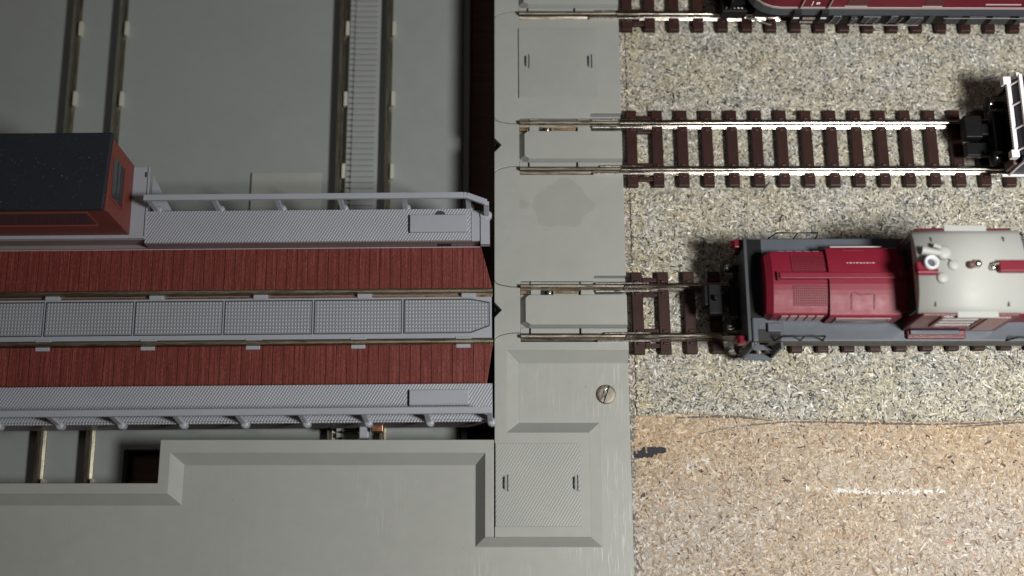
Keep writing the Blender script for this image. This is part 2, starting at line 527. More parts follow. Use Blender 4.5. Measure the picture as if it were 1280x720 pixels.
# printed ballast sheet glued on the board
mat = thing('ballast_sheet', (26.8, -25, -.4))
tag(mat, 'speckled grey ballast print sheet glued on the particle board under all three tracks', 'ballast sheet')
xs = [26.75] + [26.75 + i * 2.0 for i in range(1, 80)]
poly = [(x - 26.8, float(sheet_edge(np.array(x))) + 25) for x in xs] + [(xs[-1] - 26.8, 165), (-.05, 165)]
MB().prism(poly, .02, .38).build('sheet', M['ballast_base'], mat)


def reg_ball(g, n):
    P = np.stack([g.uniform(26.85, 126, n), g.uniform(-27, 72, n)], 1)
    P = P[P[:, 1] > sheet_edge(P[:, 0]) + .2]
    return P - np.array([[26.8, -25]])


def rc_ball(P, C, g):
    x, y = P[:, 0] + 26.8, P[:, 1] - 25
    d = np.sin(x * .23 + 2 * np.sin(y * .09)) * np.cos(y * .31 + 1.5 * np.sin(x * .13))
    C = C * np.stack([1 + .03 * d, 1 + .015 * d, 1 - .05 * d], 1)
    C = C * .985
    near = (x < 29.5) & (g.random(len(x)) < .45)
    C[near] = C[near] * np.array((1.08, 1.02, .84))
    return C


chips('ballast_grains', 180000, reg_ball,
      [(.56, .535, .455), (.42, .395, .32), (.41, .35, .225), (.26, .25, .21), (.12, .122, .115), (.048, .05, .052), (.70, .685, .63), (.34, .34, .31)],
      [20, 26, 12, 15, 12, 8, 7, 13], (.74, .24), M['ballast'], mat, .40, 5, rc_ball, .14)


# ------------------------------------------------------------------ transfer table pit
pit = thing('transfer_table_pit', (0, 0, -14))
tag(pit, 'grey plastic transfer table pit with rails, gear rack and scuffed panelled surround', 'table pit')
PL = (0, 0, 14)   # parts are written in world millimetres, the Empty stands on the pit bottom


def ppart(mb, name, mat_, bevel=0.0, parent=None):
    return mb.build(name, mat_, parent or pit, bevel, 2, PL if parent is None else (0, 0, 0))


# floor with a square hole and a rounded right edge
f = MB()
f.prism([(-160, -29.45), (-7.75, -29.45), (-7.75, 120), (-160, 120)], -15, -12)
f.prism([(-160, -36), (-72.4, -36), (-72.4, -29.45), (-160, -29.45)], -15, -12)
f.prism([(-60.2, -36), (-7.75, -36), (-7.75, -29.45), (-60.2, -29.45)], -15, -12)
f.prism([(-160, -70), (-7.75, -70), (-7.75, -36), (-160, -36)], -15, -12)
f.extrude_y([(-7.75, -15), (-7.75, -12)] + [(-7.75 + .95 * math.sin(a), -12.95 + .95 * math.cos(a)) for a in [PI / 2 * k / 6 for k in range(7)]] + [(-6.8, -15)], -70, 120)
floor_o = ppart(f, 'pit_floor', M['floor'])
ppart(MB().box(-6.85, -5.3, -70, 120, -18.5, -15.5), 'floor_lip', M['floor'], .3)
ppart(MB().box(-160, -.1, -62, 120, -30, -22), 'pit_bottom', M['wood'])
ppart(MB().box(-50.65, -50.4, 13, 28.2, -12.1, -11.93), 'hatch_gap', M['gap'])
h = ppart(MB().prism([(-50.4, 14), (-35.9, 14), (-35.9, 28.2), (-50.4, 28.2)], -12.3, -11.85), 'hatch', M['hatch'], .12)
# pit running rails with tinned clips
def pit_rail(x, skew):
    prof = [(-1.0, 0), (1.0, 0), (1.0, .35), (.3, .6), (.3, 1.5), (.6, 1.7), (.6, 2.4), (.45, 2.6), (-.45, 2.6), (-.6, 2.4), (-.6, 1.7), (-.3, 1.5), (-.3, .6), (-1.0, .35)]
    r = MB()
    r.extrude_y([(a * .74, -12 + b) for a, b in prof], -70, 110)
    sx = lambda y: x + skew * (y - 15)
    r.v = [(sx(p[1]) + p[0], p[1], p[2]) for p in r.v]
    ro = ppart(r, 'rail', M['old_rail'])
    for k in range(-4, 7):
        y0 = 60.5 - 16.25 * k - rnd.uniform(-.1, .1)
        if not -68 < y0 < 105: continue
        xc = sx(y0)
        MB().prism([(xc + .72, y0 - 1.6), (xc + 1.5, y0 - 1.6), (xc + 1.5, y0 + 1.6), (xc + .72, y0 + 1.6)], -12, -10.3).build('rail_clip', M['clip'], ro, .15)
    return ro
for x, k in ((-88.95, -.0129), (-79.25, -.0100), (-32.25, -.0046), (-22.2, -.0070)):
    pit_rail(x, k)
# gear rack
r = MB()
r.box(-29.8, -24.3, -70, 110, -12, -10.9)
y = -69.0
while y < 110:
    r.box(-29.7, -24.9, y, y + .8, -10.9, -10.3); y += 1.26
ppart(r, 'gear_rack', M['rack'], .08)
r = MB(); y = -69.0
while y < 110:
    r.add([(-30.75, y, -10.2), (-30.75, y + 1.05, -10.2), (-29.8, y + .85, -10.2), (-29.8, y + .2, -10.2),
           (-30.75, y, -12), (-30.75, y + 1.05, -12), (-29.8, y + .85, -12), (-29.8, y + .2, -12)],
          [(3, 2, 1, 0), (0, 1, 5, 4), (1, 2, 6, 5), (2, 3, 7, 6), (3, 0, 4, 7)])
    y += 1.26
ppart(r, 'rack_teeth', M['rack'])
ppart(MB().box(-31.0, -29.8, -70, 110, -12.1, -11.95), 'tooth_slot', M['gap'])

# surround: low scuffed plate
ppart(MB().prism([(-160, -41.4), (-57.4, -41.4), (-57.4, -34), (-3.5, -34), (-3.5, -48.9), (19.7, -48.9), (19.7, -26.1), (4.6, -26.1), (4.6, -14.7),
                  (25.35, -14.7), (25.35, -150), (-160, -150)], -8, -.2), 'low_plate', M['grey_scratch'])
# rim round the pit
ppart(MB().prism([(-160, -37.6), (-61.6, -37.6), (-61.6, -29.6), (-.1, -29.6), (-.1, -47.3), (-1.75, -47.3), (-1.75, -32.1), (-59.5, -32.1),
                  (-59.5, -39.55), (-160, -39.55)], -16, 2), 'rim', M['grey'], .12)
top = [(-160, -39.55), (-59.5, -39.55), (-59.5, -32.1), (-1.75, -32.1), (-1.75, -47.3), (17.5, -47.3), (17.5, -28.2), (2.3, -28.2), (2.3, -12.7), (25.3, -12.7)]
foot = [(-160, -41.4), (-57.4, -41.4), (-57.4, -34), (-3.5, -34), (-3.5, -48.9), (19.7, -48.9), (19.7, -26.1), (4.6, -26.1), (4.6, -14.7), (25.3, -14.7)]
sl = MB()
n = len(top)
sl.add([(*p, 1.96) for p in top] + [(*p, -.22) for p in foot] + [(*p, -1) for p in top],
       [(i + 1, i, n + i, n + i + 1) for i in range(n - 1)])
ppart(sl, 'bevelled_edge', M['grey'])
gr = MB()   # fine moulding line along the foot of the bevel
for (ax, ay), (bx, by), (tx, ty) in zip(foot, foot[1:], top):
    hx = .10
    if abs(ax - bx) < 1e-6: gr.box(ax - hx, ax + hx, min(ay, by), max(ay, by), -.3, -.188)
    else: gr.box(min(ax, bx), max(ax, bx), ay - hx, ay + hx, -.3, -.192)
ppart(gr, 'moulding_line', M['rack'])


def seam_up(c): return [(0, c + 6.4), (.2, c + 5.9), (.6, c + 5.62), (1.2, c + 5.4), (3.1, c + 5.05), (4.9, c + 5.0)]
def seam_lo(c): return [(0, c - 5.55), (.25, c - 5.1), (.7, c - 4.75), (1.6, c - 4.45), (3.1, c - 4.15), (4.9, c - 4.1)]


def panel_outline(c_up, c_lo):
    """between the lower seam of connector c_up and the upper seam of connector c_lo, clockwise from upper left"""
    a = seam_lo(c_up) + [(4.95, c_up - 5.78), (25.2, c_up - 5.78)]
    b = seam_up(c_lo) + [(4.95, c_lo + 6.1), (19.0, c_lo + 6.1), (19.0, c_lo + 7.2), (25.2, c_lo + 7.2)]
    return a + b[::-1]


c1, c2, c3 = RAIL_Y[1], RAIL_Y[2], RAIL_Y[3]
pa = ppart(MB().prism(panel_outline(c1, c2), -16, 2), 'edge_panel', M['grey'], .1)
pb = ppart(MB().prism(panel_outline(c2, c3), -16, 2), 'edge_panel', M['grey_stain'], .1)
pb['label'] = 'grey edge panel with a dull oval stain'
po = seam_lo(c3) + [(4.95, c3 - 5.78), (25.3, c3 - 5.78), (25.3, -12.7), (2.3, -12.7), (2.3, -28.2), (17.5, -28.2), (17.5, -47.3), (0.05, -47.3)]
pc = ppart(MB().prism(po, -16, 2), 'edge_panel', M['grey'], .1)
pc['label'] = 'grey edge panel with a sunken corner field and lower hatch'
pd = ppart(MB().prism([(0, 110), (25.2, 110), (25.2, c1 + 7.2), (19, c1 + 7.2), (19, c1 + 6.1), (4.95, c1 + 6.1)] + seam_up(c1)[::-1], -16, 2), 'edge_panel', M['grey'], .1)


def hatch(parent, x0, x1, y0, y1, hx):
    """tread plate lid in a shallow frame groove, with two lift handles"""
    MB().box(x0 - .16, x0 + .5, y0 - .05, y1 + .05, 1.2, 2.02).build('hatch_groove', M['gap'], parent)
    MB().box(x0, x1 + .08, y0 - .08, y1 + .08, 1.2, 2.03).build('hatch_rim', M['rack'], parent)
    ho = MB().box(x0, x1, y0, y1, 1.3, 2.10).build('hatch', M['hatch'], parent, .06)
    for x in hx:
        ym = (y0 + y1) / 2 + .3
        MB().box(x - .06, x + .95, ym - 1.5, ym + 1.5, 2.0, 2.125).build('handle_well', M['rack'], ho)
        g = MB()
        g.tube([(x + .2, ym - 1.1, 2.1), (x + .2, ym - .9, 2.4), (x + .2, ym + .9, 2.4), (x + .2, ym + 1.1, 2.1)], .13, 6)
        g.box(x + .72, x + .95, ym - 1.5, ym + 1.5, 2.1, 2.17)
        g.build('handle', M['slate_dark'], ho)
    return ho


hatch(pa, 4.9, 20.5, 38.8, 54.0, (6.1, 18.7))
hatch(pc, .2, 15.8, -45.4, -30.3, (1.6, 14.4))
# sunk field at the right edge carries the plug recesses beside each rail (dark step blocks)
for c in (c2, c3):
    MB().box(19.05, 25.15, c + 6.15, c + 7.15, -2, .3).build('rail_notch', M['rack'], pa if c == c2 else pb)
MB().box(19.05, 25.15, c1 + 6.15, c1 + 7.15, -2, .3).build('rail_notch', M['grey'], pd)

# ------------------------------------------------------------------ clip-in track connectors on the pit edge
RAIL_PROF = [(-.85, 0), (.85, 0), (.85, .3), (.62, .42), (.24, .6), (.22, 1.2), (.42, 1.42), (.44, 1.86), (.38, 2.02), (.24, 2.09), (0, 2.11), (-.24, 2.09), (-.38, 2.02), (-.44, 1.86), (-.42, 1.42), (-.22, 1.2), (-.24, .6), (-.62, .42), (-.85, .3)]


def rail_x(y, z, x0, x1):
    r = MB(); r.extrude_x([(y + a, z + b) for a, b in RAIL_PROF], x0, x1); return r


def connector(c, label):
    t = thing('track_connector', (0, c, -1))
    tag(t, label, 'track connector', 'track connectors clipped into the pit edge')
    Z = 1
    def part(mb, name, m, bevel=0.0, parent=None):
        return mb.build(name, m, parent or t, bevel, 2, (0, 0, Z) if parent is None else (0, 0, 0))
    g = .13
    up = [(x, y - g) for x, y in seam_up(0)]; lo = [(x, y + g) for x, y in seam_lo(0)]
    left = lo + up[::-1]
    mid_y = .43
    notch = [(0, mid_y + 1.5), (1.4, mid_y), (0, mid_y - 1.5)]
    part(MB().prism(lo + up[::-1] + notch, -15, 1.98), 'base', M['grey'], .1)
    part(MB().prism([(0.05, mid_y + 1.45), (1.35, mid_y), (0.05, mid_y - 1.45)], -12, .2), 'notch_floor', M['gap'])
    part(MB().box(4.97, 25.15, -5.74, 6.06, -2, .42), 'groove_floor', M['rack'])
    # raised middle panel with bevelled edges
    pb_ = [(5.05, -2.0), (6.5, -2.95), (25.2, -2.95), (25.2, 3.45), (6.3, 3.45), (5.05, 2.6)]
    pt_ = [(5.95, -1.75), (6.9, -2.42), (25.2, -2.42), (25.2, 3.35), (6.6, 3.35), (5.95, 2.8)]
    part(MB().prism(pb_, .5, 1.98, pt_), 'middle_panel', M['grey'])
    # rails of the connector
    for s in (4.88, -4.88):
        r = MB(); r.extrude_x([(s + a * .72, 1.1 + b) for a, b in RAIL_PROF], 5.0, 24.55)
        part(r, 'rail', M['apron_rail'])
    # strips and clips between the rail and the middle panel
    part(MB().box(4.95, 6.7, 3.75, 4.35, .5, 1.5), 'end_contact', M['brass'], .08)
    part(MB().box(6.95, 8.8, 3.5, 4.45, .5, 1.72), 'rail_chair', M['grey'], .06)
    part(MB().box(6.95, 8.8, 5.25, 6.0, 1.2, 1.75), 'rail_chair', M['grey'], .06)
    part(MB().box(8.85, 11.2, 3.46, 4.4, .45, .62), 'contact_hole', M['gap'])
    part(MB().lathe([(.55, 0), (.55, .7), (.35, 1.0), (.05, 1.08)], 10.5, 3.9, .5, 'z', 12), 'contact_rivet', M['silver'])
    part(MB().box(11.25, 16.1, 3.95, 4.35, .5, 1.35), 'contact_strip', M['brass'], .05)
    part(MB().box(11.25, 16.1, 3.5, 3.9, .5, 1.1), 'rail_chair', M['grey'], .05)
    part(MB().box(16.13, 16.45, 3.46, 4.4, .45, .65), 'slot', M['gap'])
    part(MB().box(16.5, 19.1, 3.5, 4.4, .5, 1.72), 'rail_chair', M['grey'], .06)
    part(MB().box(16.5, 18.85, 5.25, 6.0, 1.2, 1.75), 'rail_chair', M['grey'], .06)
    part(MB().box(4.95, 6.55, -4.05, -3.05, .5, 1.75), 'rail_chair', M['grey'], .06)
    part(MB().box(6.58, 6.85, -4.1, -2.9, .45, .65), 'slot', M['gap'])
    part(MB().box(6.9, 16.05, -4.05, -3.1, .5, 1.7), 'rail_chair', M['grey'], .06)
    part(MB().box(16.1, 16.4, -4.1, -2.9, .45, .65), 'slot', M['gap'])
    part(MB().box(16.45, 25.1, -4.05, -3.1, .5, 1.72), 'rail_chair', M['grey'], .06)
    part(MB().box(5.0, 24.9, -5.72, -5.3, .42, .75), 'slot', M['gap'])
    part(MB().box(5.0, 18.9, 5.4, 6.04, .42, 1.25), 'rail_bed', M['grey'])
    return t


connector(c2, 'middle grey track connector facing the empty stretch of rails, left of the ballast')
connector(c3, 'grey track connector lined up with the bridge rails and the red shunter, above the screw')
connector(c1, 'grey track connector cut by the top edge, leading to the red railcar')

# ------------------------------------------------------------------ right hand tracks
def sleeper_mb(x, half=8.1, w=2.35):
    m = MB()
    m.prism([(x - w / 2, -half), (x + w / 2, -half), (x + w / 2, half), (x - w / 2, half)], 0, 1.15,
            [(x - w / 2 + .12, -half + .15), (x + w / 2 - .12, -half + .15), (x + w / 2 - .12, half - .15), (x - w / 2 + .12, half - .15)])
    for s in (-1, 1):
        for q in (-1.2, 1.2):
            y = s * 4.88 + q
            m.prism([(x - .62, y - .3), (x + .62, y - .3), (x + .62, y + .3), (x - .62, y + .3)], 1.1, 1.42,
                    [(x - .42, y - .2), (x + .42, y - .2), (x + .42, y + .2), (x - .42, y + .2)])
    return m


def track(c, xs, rot, x_end, label):
    t = thing('track', (25.6, c, .5), rot)
    tag(t, label, 'track', 'tracks laid on the ballast sheet')
    for i, x in enumerate(xs):
        m = sleeper_mb(x - 25.6)
        if i == 0:
            x2 = xs[1] - 25.6; x1 = x - 25.6
            for y0, y1 in ((6.0, 6.9), (3.15, 3.9), (-3.9, -3.15), (-6.9, -6.0)):
                m.box(x1 + 1.1, x2 - 1.1, y0, y1, .05, .95)
        o = m.build('sleeper', M['sleeper'], t, .14)
    for s in (4.88, -4.88):
        r = MB(); r.extrude_x([(s + a, .62 + b) for a, b in RAIL_PROF], -.85, x_end - 25.6)
        r.build('rail', M['rail'], t)
        j = MB()
        j.box(-6.3, 3.9, s - .98, s - .56, .45, 1.95); j.box(-4.9 if s < 0 else -6.3, 3.9, s + .56, s + .9, .45, 1.95); j.box(-6.3, 3.9, s - 1.0, s + 1.0, .38, .6)
        if s < 0: j.box(-6.9, -4.6, s - 1.6, s - 1.0, .7, 1.25)
        j.build('rail_joiner', M['silver'], t, .2)
    return t


def sl_list(x0, x1, n0, pitch):
    out = [x0, x1]
    while out[-1] < n0: out.append(out[-1] + pitch)
    return out


track(c2, sl_list(27.15, 32.25, 112, 4.93), .0012, 124, 'middle track of bare nickel rails on dark sleepers, mostly empty')
track(c3, sl_list(27.3, 32.3, 112, 4.93), .012, 124, 'lower track whose rails run under the red diesel shunter')
track(c1, sl_list(27.0, 31.6, 112, 4.93), -.004, 124, 'upper track along the top edge under the long red railcar')

# slotted screw in the sunken field
sc = thing('screw', (21.0, -20.75, -.2))
tag(sc, 'worn round slotted metal screw head sunk in the grey plastic corner', 'screw')
hd = MB().lathe([(1.85, -.6), (1.85, .18), (1.74, .3), (1.2, .34), (.6, .36), (.02, .37)], 0, 0, 0, 'z', 28)
hd.build('screw_head', metal('dull_steel', (.34, .31, .26), .6, (.15, .13, .11), 1.0), sc)
c, s = math.cos(1.22), math.sin(1.22)
MB().box(-1.7, 1.7, -.17, .17, .2, .40, 1.22, (0, 0)).build('slot', M['gap'], sc)
mb = MB()
for k in range(9):
    u = -1.35 + k * .32 + rnd.uniform(-.1, .1); v = .32 + rnd.uniform(-.1, .15)
    cx, cy = u * c - v * s, u * s + v * c
    mb.box(cx - .30, cx + .26, cy - .2, cy + .2, .30, .42 + rnd.uniform(0, .12), rnd.uniform(0, 3))
mb.build('burr', M['silver'], sc, .05)

# ------------------------------------------------------------------ transfer bridge
br = thing('transfer_bridge', (0, -6.15, -9.3), math.radians(.5))
tag(br, 'grey transfer bridge with red plank deck, railed walkways and small brick red cabin', 'transfer bridge')
ZB = 9.3
def bpart(mb, name, m, bevel=0.0, parent=None, seg=2):
    return mb.build(name, m, parent or br, bevel, seg, (0, 0, ZB) if parent is None else (0, 0, 0))
XL = -135
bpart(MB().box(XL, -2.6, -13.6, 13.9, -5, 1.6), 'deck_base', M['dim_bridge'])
bpart(MB().prism([(XL, 5.35), (-.35, 5.35), (-2.5, 14.0), (XL, 14.0)], 1.6, 2.6), 'plank_deck', M['plank'], .08)
bpart(MB().prism([(XL, -13.62), (-1.6, -13.62), (-.35, -5.5), (XL, -5.5)], 1.6, 2.6), 'plank_deck', M['plank'], .08)
# pale lip where the planks meet the raised walkway
bpart(MB().box(XL, -2.6, 13.55, 13.7, 2.6, 2.68), 'plank_lip', M['bridge'])
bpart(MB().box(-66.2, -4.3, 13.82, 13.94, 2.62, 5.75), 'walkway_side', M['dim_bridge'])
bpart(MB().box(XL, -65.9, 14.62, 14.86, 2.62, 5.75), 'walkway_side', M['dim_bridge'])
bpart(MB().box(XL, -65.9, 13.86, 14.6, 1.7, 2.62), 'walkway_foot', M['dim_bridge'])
# dotted centre plate in panels
cp = bpart(MB().prism([(XL, -4.25), (-.5, -4.25), (-.5, 3.75), (XL, 3.75)], 1.2, 2.55), 'centre_plate', M['bridge'], .06)
xs = [-.75, -17.35, -34.3, -51.25, -68.2, -85.15, -102.1, -119]
for a, b in zip(xs, xs[1:]):
    x1, x0 = a - .22, b + .22
    if a == xs[0]: p = [(x0, -3.25), (x1 - 3.6, -3.25), (x1, -1.9), (x1, 2.6), (x1 - 3.6, 3.3), (x0, 3.3)]
    else: p = [(x0, -3.25), (x1, -3.25), (x1, 3.3), (x0, 3.3)]
    q = [(x + (.18 if x < (x0 + x1) / 2 else -.18), y + (.18 if y < 0 else -.18)) for x, y in p]
    q2 = [(x + (-.1 if x < (x0 + x1) / 2 else .1), y + (-.1 if y < 0 else .1)) for x, y in p]
    MB().prism(q2, 2.4, 2.57).build('panel_gap', M['slate_dark'], cp)
    MB().prism(p, 2.4, 2.72, q).build('tread_panel', M['grid'], cp)
# bridge rails and their clips
for s in (4.93, -4.93):
    r = MB(); r.extrude_x([(s + a, 1.1 + b) for a, b in RAIL_PROF], XL, -.3)
    ro = bpart(r, 'rail', M['bridge_rail'])
    for k in range(6):
        x = -4.9 - 19.75 * k - (1.0 if s < 0 else 0)
        y0, y1 = (s - 1.35, s - .45) if s > 0 else (s - 1.25, s - .5)
        MB().box(x - 1.35, x + 1.35, y0, y1, 1.2, 2.75).build('rail_clip', M['bridge'], ro, .12)
        if s < 0: MB().box(x - 1.5, x + 1.5, s + .45, s + .95, 1.2, 2.7).build('rail_clip', M['bridge'], ro, .12)
bpart(MB().box(XL, -.5, 3.8, 4.2, 1.2, 1.95), 'contact_strip', M['copper'])
bpart(MB().box(XL, -.5, -5.5, -5.15 - .25, 1.2, 1.9), 'contact_strip', M['copper'])

# upper walkway
w = MB()
w.box(-66.2, -4.3, 13.95, 20.25, 4.9, 6.0)
bpart(w, 'walkway', M['deck'], .06)
bpart(MB().box(XL, -66.25, 14.9, 29.3, 4.9, 6.0), 'cabin_platform', M['bridge'], .12)
bpart(MB().box(-66.3, -65.95, 15.2, 29.2, 5.9, 6.25), 'platform_lip', M['bridge'], .05)
bpart(MB().prism([(-66.6, 14.95), (-65.4, 13.95), (-65.4, 15.5), (-66.6, 15.5)], 4.6, 5.98), 'corner_block', M['bridge'], .05)
bpart(MB().prism([(-66.1, 20.4), (-61.6, 20.4), (-66.1, 28.6)], 3.2, 3.8), 'gusset', M['bridge'], .05)
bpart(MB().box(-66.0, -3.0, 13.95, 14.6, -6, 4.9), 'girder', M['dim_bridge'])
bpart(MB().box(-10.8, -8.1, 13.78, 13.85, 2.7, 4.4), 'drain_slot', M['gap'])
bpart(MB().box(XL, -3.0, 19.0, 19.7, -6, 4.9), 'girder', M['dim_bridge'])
bpart(MB().box(-4.25, -2.55, 13.95, 20.1, 4.2, 5.6), 'end_step', M['bridge'], .1)
e = MB(); e.box(-2.5, -.75, 13.2, 19.0, 4.2, 5.9); e.lathe([(.95, 0), (.95, 1.7), (.85, 1.8)], -1.65, 19.0, 4.2, 'z', 18)
bpart(e, 'end_block', M['bridge'], .1)
# lower walkway
bpart(MB().box(XL, -.5, -20.3, -13.66, 4.9, 6.0), 'walkway', M['deck'], .06)
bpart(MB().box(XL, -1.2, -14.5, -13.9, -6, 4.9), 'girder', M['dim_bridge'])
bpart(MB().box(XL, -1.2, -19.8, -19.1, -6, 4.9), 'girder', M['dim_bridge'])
# flat covers on the walkways
for x0, x1, y0, y1 in ((-15.9, -5.0, 15.45, 18.9), (-15.7, -4.8, -17.8, -14.85)):
    lid = bpart(MB().box(x0, x1, y0, y1, 5.95, 6.7), 'cover_box', M['bridge'], .15)
    MB().box(x0 - .25, x0 - .02, y0 - .05, y1 + .05, 6.0, 6.12).build('cover_gap', M['gap'], lid)
bpart(MB().lathe([(1.15, 0), (1.15, .12)], -10.2, 18.7, 5.95, 'z', 20), 'cover_ring', M['slate_dark'])


def railing(side):
    rl = MB()
    if side > 0:
        y = 20.9
        pts = [(-65.2, y), (-5.6, y), (-5.0, y - .05), (-1.35, y - 1.45)]
        for (x0, y0), (x1, y1) in zip(pts, pts[1:]):
            d = Vector((x1 - x0, y1 - y0)).normalized(); nx, ny = -d.y * .55, d.x * .55
            rl.prism([(x0 - nx, y0 - ny), (x1 - nx, y1 - ny), (x1 + nx, y1 + ny), (x0 + nx, y0 + ny)], 11.3, 12.1)
        feet = [(-64.3, 20.5), (-52.4, 20.5), (-40.6, 20.5), (-28.75, 20.5), (-16.85, 20.5), (-4.75, 20.5), (-1.35, 19.0)]
        tops = [(x, y) for x, _ in feet[:-1]] + [(-1.35, y - 1.45)]
    else:
        y = -19.6
        rl.box(-125, -.6, y - .6, y + .6, 11.2, 12.0)
        feet = [(-.95 - 11.25 * k, -20.5) for k in range(12)]
        tops = [(x - .1, y) for x, _ in feet]
    o = bpart(rl, 'railing', M['bridge'], .1)
    for (fx, fy), (tx, ty) in zip(feet, tops):
        p = MB()
        a, b = .5, .38
        p.add([(fx - a, fy - b, 4.6), (fx + a, fy - b, 4.6), (fx + a, fy + b, 4.6), (fx - a, fy + b, 4.6),
               (tx - a, ty - b, 11.4), (tx + a, ty - b, 11.4), (tx + a, ty + b, 11.4), (tx - a, ty + b, 11.4)],
              [(3, 2, 1, 0), (4, 5, 6, 7), (0, 1, 5, 4), (1, 2, 6, 5), (2, 3, 7, 6), (3, 0, 4, 7)])
        p.lathe([(.75, 0), (.8, .2), (.8, 1.6), (.62, 1.85), (.3, 1.95)], fx + .25, fy + (.15 if side > 0 else -.2), 4.0, 'z', 16)
        p.build('post', M['bridge'], o, .1)
railing(1); railing(-1)
# strip below the lower walkway edge and wheels on the pit rails
bpart(MB().box(XL, -2.5, -20.6, -20.3, 4.6, 5.5), 'edge_strip', M['deck'])
for x in (-22.55, -32.2):
    wh = bpart(MB().lathe([(1.0, -1.0), (2.4, -.9), (2.7, -.6), (2.7, .3), (3.1, .35), (3.1, .8), (1.0, .9)], x, -17.2, -6.6, 'x', 20), 'wheel', M['black'])
bpart(MB().prism([(-25.9, -22.0), (-24.1, -22.0), (-24.1, -19.4), (-25.9, -19.4)], -7.6, -4.6), 'drive_foot', M['bridge'], .2)
bpart(MB().box(-23.6, -21.3, -20.9, -18.4, -5.2, -3.4), 'pickup_shoe', M['copper'], .15)

# cabin on the platform
cx0, cx1, cy0, cy1, z0, z1 = -112, -69.1, 15.5, 29.6, 6.0, 20.2
cab = MB()
cab.box(cx0, cx1, cy0, cy1, z0, z1)
cabo = bpart(cab, 'cabin', M['cabin'], .15)
for xa, xb in ((-91.5, -73.2), (-111, -94.5)):
    fr = MB(); fr.box(xa - .4, xb + .4, cy0 - .18, cy0 + .1, 12.6, 19.6); fr.build('window_frame', M['cabin'], cabo, .06)
    MB().box(xa, xb, cy0 - .26, cy0 + .1, 13.1, 19.2).build('window', M['glass'], cabo)
    MB().box(xa - .2, xb + .2, cy0 - .5, cy0, 12.7, 13.05).build('window_sill', M['cabin'], cabo, .08)
MB().box(cx1 - .1, cx1 + .15, cy0 + 2.8, cy1 - 2.9, 12.0, 19.4).build('window_frame', M['cabin'], cabo, .05)
MB().box(cx1 - .1, cx1 + .24, cy0 + 3.3, cy1 - 3.4, 12.6, 19.0).build('window', M['glass'], cabo)
mu = MB()
mu.box(cx1, cx1 + .34, cy0 + 3.3, cy1 - 3.4, 14.2, 14.5); mu.box(cx1, cx1 + .34, cy0 + 3.3, cy1 - 3.4, 16.2, 16.45)
mu.build('window_bar', M['slate_dark'], cabo)
MB().box(cx1, cx1 + .6, cy0 + 3.0, cy1 - 3.1, 12.2, 12.6).build('window_sill', M['cabin'], cabo, .08)
rf = MB()
ra = [(cx0 - 1, cy0 - .15), (cx1 - .45, cy0 - .15), (cx1 + .35, cy1 + .55), (cx0 - 1, cy1 + .55)]
rf.prism(ra, 20.2, 21.3)
rf.build('roof', M['cabin_roof'], cabo, .35, 3)
bpart(MB().box(-66.9, -66.6, 27.2, 28.2, 6.0, 6.1), 'slit', M['gap'])

# ------------------------------------------------------------------ red diesel shunter on the lower track
L3 = thing('diesel_shunter', (45.5, -4.35, 3.25), .0)
tag(L3, 'wine red diesel shunting locomotive with slate walkways and pale grey cab roof', 'locomotive')
OX, OY, OZ = 45.5, -4.35, 3.25
def lp(mb, name, m, bevel=0.0, parent=None, seg=2):
    """shapes in world millimetres, y relative to the locomotive's centre line"""
    if parent is None: return mb.build(name, m, L3, bevel, seg, (-OX, 0, -OZ))
    return mb.build(name, m, parent, bevel, seg)
W2 = 9.6
fr = lp(MB().box(46.0, 128, -W2, W2, 13.6, 15.0), 'walkway', M['slate'], .25)
lp(MB().box(49.5, 128, -W2 + .3, W2 - .3, 9.6, 13.6), 'frame', M['slate_dark'], .2)
lp(MB().box(52, 128, -6.2, 6.2, 4.0, 9.6), 'underframe', M['black'])
# front end: beam, buffers, coupler, lamps, steps
lp(MB().box(45.1, 45.75, -W2, W2, 9.2, 15.5), 'buffer_beam', M['slate_dark'], .12)
for s in (1, -1):
    y = s * 5.6
    b = MB(); b.lathe([(.75, 0), (.75, -2.0), (.6, -2.05), (.6, -2.6)], 45.2, y, 8.9, 'x', 16)
    b.lathe([(.6, -2.6), (1.55, -2.65), (1.6, -2.85), (1.3, -3.0), (.05, -3.1)], 45.2, y, 8.9, 'x', 20)
    bo = lp(b, 'buffer', M['black'])
    MB().lathe([(.5, 0), (.62, -.7), (.4, -1.5)], 43.9, y, 9.35, 'x', 12).build('buffer_ram', M['silver'], bo)
    k = MB(); k.box(43.7, 45.1, s * 9.0 - .9, s * 9.0 + .7, 12.4, 14.2)
    k.lathe([(.75, 0), (.75, -.5), (.3, -.7)], 43.7, s * 9.0, 13.3, 'x', 14)
    lo_ = lp(k, 'lamp', M['lamp_red'], .3)
    lp(MB().box(44.2, 45.1, s * 8.6 - .7, s * 8.6 + .7, 9.6, 12.3), 'lamp_bracket', M['brown'], .15)
cp_ = MB(); cp_.box(39.6, 42.2, -2.9, 2.9, 6.2, 8.4); cp_.box(42.2, 46, -1.3, 1.3, 6.0, 7.6); cp_.box(38.8, 39.6, -1.2, 2.9, 5.2, 8.2); cp_.box(40.4, 41.2, -.5, .5, 8.4, 9.6)
lp(cp_, 'coupler', M['black'], .25)
lp(MB().box(43.4, 45.0, -3.6, 3.6, 7.6, 9.4), 'drawbar_plate', M['black'], .2)
